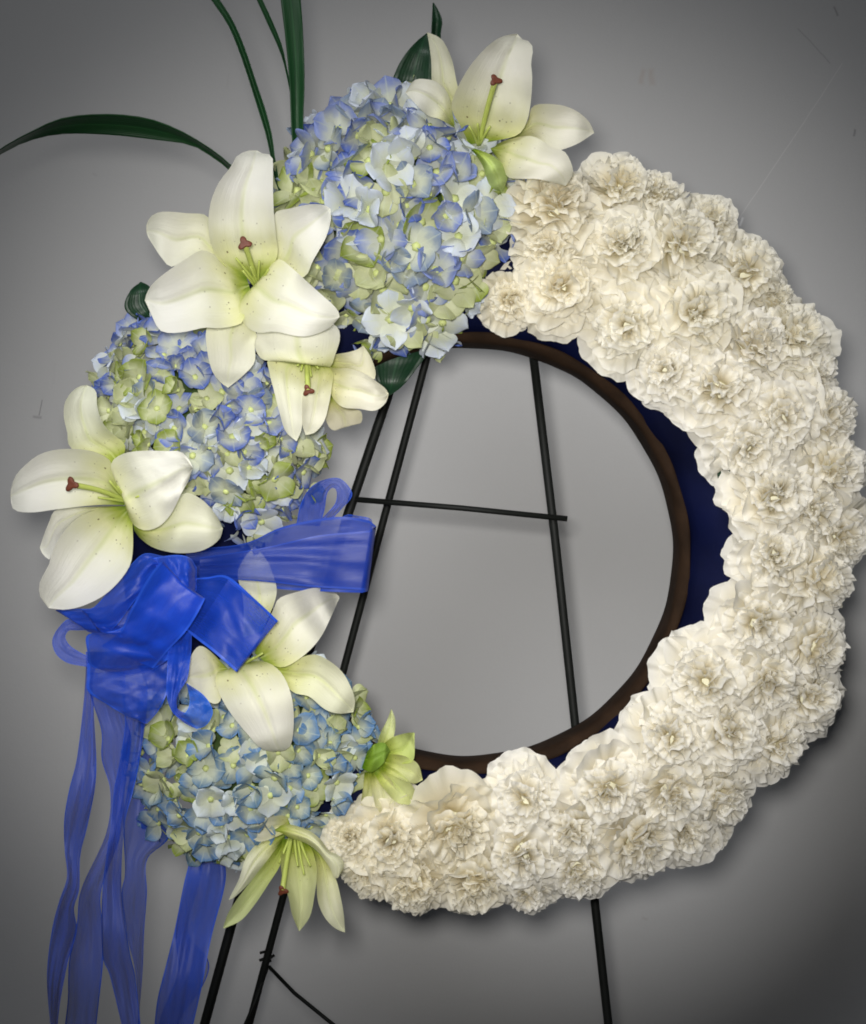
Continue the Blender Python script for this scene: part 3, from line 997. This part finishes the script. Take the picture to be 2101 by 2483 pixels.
leaf('grass_blade', 'thinnest blade meeting the broad upright blade', [(1330, 960), (1230, 600), (1166, 292), (1138, 200), (1098, 110), (1048, 0), (1010, -90)],
     [(1338, 955), (1237, 596), (1173, 298), (1150, 190), (1112, 92), (1070, 0), (1030, -90)], OB, SH, [-.02, -.01, .0, .0], .0, cat='blade', group=G)
leaf('grass_blade', 'broad upright dark green blade above the largest hydrangea', [(1300, 960), (1210, 720), (1190, 550), (1180, 330), (1163, 150), (1144, 0), (1132, -90)],
     [(1330, 950), (1250, 710), (1236, 520), (1241, 330), (1236, 150), (1226, 0), (1218, -90)], OB, SH, [-.02, .01, .02, .02], .01, cat='blade', group=G)
leaf('leaf', 'dark green leaf standing behind the topmost lily', [(140, 700), (140, 620), (185, 490), (250, 380), (330, 290), (400, 236)], [(430, 700), (432, 600), (432, 480), (428, 380), (415, 300), (404, 238)],
     O3, S3, [0, .006, .008, 0], .008, 'leaf', cat='leaf')
leaf('leaf', 'narrow brownish leaf tip rising above the topmost lily', [(440, 420), (432, 260), (436, 140), (442, 20)], [(510, 420), (496, 262), (506, 150), (478, 70), (446, 20)],
     O3, S3, [0, 0, .004, 0], .006, 'leaf', cat='leaf')
leaf('leaf', 'dark leaf under the largest hydrangea near the easel top', [(1150, 180), (1200, 330), (1240, 480), (1300, 600), (1352, 634)], [(1640, 140), (1690, 250), (1590, 400), (1470, 550), (1358, 634)],
     O6, S5, [0, .004, .006, 0], -.014, 'leaf', cat='leaf')
leaf('leaf', 'small green leaf left of the large open lily', [(600, 1330), (512, 1262), (528, 1190), (574, 1148)], [(660, 1300), (640, 1230), (612, 1170), (578, 1149)],
     OB, SH, [0, .006, .008, 0], .02, 'leaf', cat='leaf')
leaf('leaf', 'dark green leaf edge peeping out beside the right inner carnations', [(1790, 1010), (1752, 1090), (1740, 1150), (1760, 1210)], [(1850, 1020), (1800, 1100), (1790, 1150), (1764, 1212)],
     (0, 0), 1.0, [0, .004, .004, 0], .024, 'leaf', cat='leaf')

# ------------------------------------------------------------------ ribbon bow
OW = (100, 1240)
bow_at = PX(*cr(OW, S3, [(900, 560)])[0], .07)
bow = empty('ribbon_bow', bow_at, 'sheer royal blue ribbon bow with long trailing tails', 'bow')


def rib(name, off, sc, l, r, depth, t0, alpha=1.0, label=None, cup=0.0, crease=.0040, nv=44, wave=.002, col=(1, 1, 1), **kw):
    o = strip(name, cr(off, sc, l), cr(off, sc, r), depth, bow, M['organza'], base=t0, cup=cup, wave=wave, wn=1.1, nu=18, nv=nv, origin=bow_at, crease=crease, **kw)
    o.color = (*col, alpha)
    if label:
        o['label'] = label
    return o


# the wide loop out to the right, behind the second hydrangea
rib('loop', O4, S3, [(150, 270), (560, 230), (840, 110), (1200, 40), (1440, 60), (1508, 112), (1430, 140), (1100, 170), (700, 260), (250, 330)],
    [(150, 480), (520, 500), (800, 552), (1150, 572), (1400, 580), (1452, 576), (1400, 560), (1050, 540), (700, 500), (250, 470)],
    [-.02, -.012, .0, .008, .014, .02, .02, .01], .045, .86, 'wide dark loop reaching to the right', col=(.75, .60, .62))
# small upper loop
rib('loop', O6, S5, [(560, 1740), (600, 1560), (680, 1420), (800, 1352), (930, 1340), (1020, 1425), (1035, 1500), (950, 1600), (860, 1700)],
    [(760, 1750), (800, 1620), (815, 1520), (830, 1460), (870, 1420), (905, 1450), (900, 1540), (850, 1610), (760, 1700)],
    [-.01, -.006, .0, .004, .0, -.006], .015, .85, 'small sheer loop standing up at the right')
rib('loop', O6, S5, [(940, 1680), (1000, 1650), (1080, 1660), (1195, 1685), (1215, 1740)], [(940, 1790), (1020, 1800), (1100, 1800), (1180, 1800), (1205, 1790)],
    [0, .006, .006, 0], .02, .7)
# square loop over the covered lily
rib('loop', OW, S3, [(1030, 480), (1180, 470), (1330, 462), (1520, 620), (1700, 790), (1560, 660), (1340, 480)],
    [(930, 700), (990, 800), (1062, 872), (1240, 1010), (1400, 1150), (1260, 1030), (1080, 880)],
    [-.006, .006, .016, .020, .018, .006, -.002], .085, .66, 'square ended loop across the covered lily', cup=.004)
# centre loop whose open end faces the lens
rib('loop', OW, S3, [(430, 960), (560, 860), (640, 700), (760, 480), (870, 340), (800, 440), (650, 700)],
    [(800, 1120), (900, 1000), (1030, 860), (1110, 740), (1170, 620), (1080, 760), (900, 960)],
    [.0, .014, .022, .026, .024, .010, .0], .088, 1.0, 'central loop with its stitched end open', cup=.006)
# left bright loop
rib('loop', OW, S3, [(880, 320), (740, 300), (640, 380), (520, 520), (380, 680), (285, 700), (400, 740), (520, 800)],
    [(960, 520), (860, 420), (760, 520), (650, 660), (520, 830), (412, 850), (520, 880), (640, 860)],
    [.0, .010, .016, .018, .018, .014, .004], .080, 1.0, 'glossy loop rising to the left lily', cup=-.006)
# flat loop to the far left
rib('loop', OW, S3, [(900, 560), (600, 640), (400, 690), (240, 694), (95, 704), (240, 715), (450, 740)],
    [(860, 800), (640, 840), (520, 850), (430, 880), (330, 856), (440, 880), (600, 860)],
    [.0, .004, .006, .004, .0, -.008, -.010], .074, .95, 'flat loop with its corner at the far left')
# round small loop at the far left
rib('loop', OW, S3, [(420, 830), (330, 800), (240, 780), (185, 770), (110, 850), (80, 930), (110, 1020), (190, 1080), (310, 1105), (450, 1130)],
    [(420, 900), (330, 852), (260, 848), (200, 850), (176, 880), (176, 910), (200, 950), (245, 985), (330, 1030), (460, 1090)],
    [-.006, -.004, .0, .004, .008, .010, .010, .008], .062, .86, 'small round loop curling at the far left', crease=.001)
# big lower fold
rib('loop', OW, S3, [(900, 560), (620, 800), (480, 860), (330, 880), (330, 1000), (345, 1090), (430, 1130), (560, 1170)],
    [(1040, 720), (1000, 860), (960, 900), (940, 930), (930, 1000), (900, 1060), (830, 1110), (760, 1150)],
    [.004, .010, .014, .016, .012, .0, -.01], .084, 1.0, 'deep blue lower fold below the centre')
# lower sheer loop running over the lowest hydrangea
rib('loop', OW, S3, [(330, 1030), (328, 1180), (336, 1285), (480, 1382), (620, 1464), (735, 1514)],
    [(960, 900), (950, 1050), (925, 1200), (890, 1320), (830, 1430), (756, 1514)],
    [.0, .006, .010, .012, .012, .010, .006], .072, .84, 'sheer lower loop over the lowest hydrangea', cup=-.004)
# curl; its inside is coloured lighter to carry the satin highlight
rib('loop', OW, S3, [(905, 860), (905, 980), (900, 1120), (895, 1300), (930, 1420), (1000, 1490), (1060, 1530), (1110, 1550)],
    [(1075, 860), (1072, 980), (1060, 1090), (1040, 1200), (985, 1290), (965, 1380), (990, 1420), (1040, 1440)],
    [.0, .010, .016, .020, .022, .020, .016], .086, 1.0, 'narrow loop hanging down and curling')
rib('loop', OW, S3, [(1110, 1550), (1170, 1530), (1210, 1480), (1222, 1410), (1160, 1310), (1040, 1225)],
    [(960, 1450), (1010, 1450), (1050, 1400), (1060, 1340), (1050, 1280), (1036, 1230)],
    [.014, .020, .020, .012, .0], .090, .95, 'inside of the curling loop with its highlight in the colour', crease=.001, col=(2.2, 2.0, 1.25))
# knot
rib('knot', OW, S3, [(800, 330), (960, 310), (1060, 330), (1110, 400)], [(900, 640), (1000, 620), (1060, 600), (1110, 560)], [.0, .012, .012, .0], .090, 1.0, cup=-.010)

# tails
OT, ST = (60, 1840), 640 / 1764


def mixpts(a, b):
    return cr(OW, S3, a) + cr(OT, ST, b)


def tail(l0, l1, r0, r1, depth, t0, alpha, label=None, **kw):
    return rib('tail', (0, 0), 1.0, mixpts(l0, l1), mixpts(r0, r1), depth, t0, alpha, label, nv=70, wave=.004, **kw)


tail([(320, 1000), (318, 1150), (300, 1400)], [(350, 0), (300, 200), (266, 400), (268, 600), (284, 790), (232, 950), (182, 1150), (150, 1450), (172, 1780), (180, 1840)],
     [(480, 1000), (380, 1150), (376, 1420)], [(480, 0), (470, 200), (420, 450), (372, 650), (366, 870), (330, 1000), (350, 1150), (292, 1350), (242, 1600), (222, 1780), (220, 1840)],
     [.02, .014, .008, .012, .0, .010, .004, .012, .0], .036, .92, 'leftmost narrow tail', crease=.006)
tail([(335, 1150), (345, 1290), (430, 1560)], [(515, 0), (574, 220), (545, 500), (380, 870), (350, 1100), (298, 1350), (290, 1600), (270, 1780), (266, 1840)],
     [(600, 1150), (600, 1440), (640, 1600)], [(700, 0), (668, 220), (650, 480), (515, 870), (520, 1100), (525, 1350), (500, 1600), (480, 1780), (476, 1840)],
     [.02, .012, .004, .0, .006, .0, .006, .0], .028, .80, 'wide sheer tail crossing to the left', crease=.005)
tail([(560, 1200), (600, 1480)], [(640, 0), (600, 200), (575, 450), (522, 870), (520, 1300), (570, 1450), (650, 1780), (660, 1840)],
     [(760, 1250), (740, 1520)], [(760, 60), (720, 240), (668, 450), (648, 870), (705, 1300), (740, 1450), (775, 1780), (785, 1840)],
     [.016, .010, .006, .010, .002, .010, .004, .010], .040, .88, 'dense middle tail', crease=.006)
tail([(700, 1450)], [(690, 200), (660, 420), (672, 760), (650, 900), (690, 1200), (740, 1420), (760, 1700), (745, 1840)],
     [(860, 1500)], [(900, 300), (965, 520), (820, 672), (818, 900), (800, 1150), (790, 1420), (770, 1700), (790, 1840)],
     [.0, -.004, .0, .004, -.002, .0, .0], .012, .78, 'sheer twisted tail beside the dense middle tail', crease=.005)
tail([(1050, 1500)], [(1130, 300), (1120, 590), (1062, 850), (1002, 1150), (940, 1400), (890, 1600), (868, 1780), (862, 1840)],
     [(1240, 1500)], [(1330, 300), (1336, 640), (1342, 830), (1252, 1180), (1190, 1500), (1150, 1680), (1128, 1780), (1120, 1840)],
     [-.02, -.01, .0, .008, .0, .010, .004], .004, .95, 'separate right hand tail below the hydrangea', crease=.006)
tail([(1060, 1500)], [(1140, 500), (1080, 850), (1010, 1150), (1030, 1400), (980, 1560), (920, 1700), (880, 1840)],
     [(1160, 1500)], [(1220, 500), (1160, 850), (1090, 1150), (1230, 1350), (1190, 1520), (1060, 1700), (1000, 1840)],
     [-.02, -.01, .0, .004, .0, .0], -.006, .5, 'under layer of the right hand tail', crease=.006)
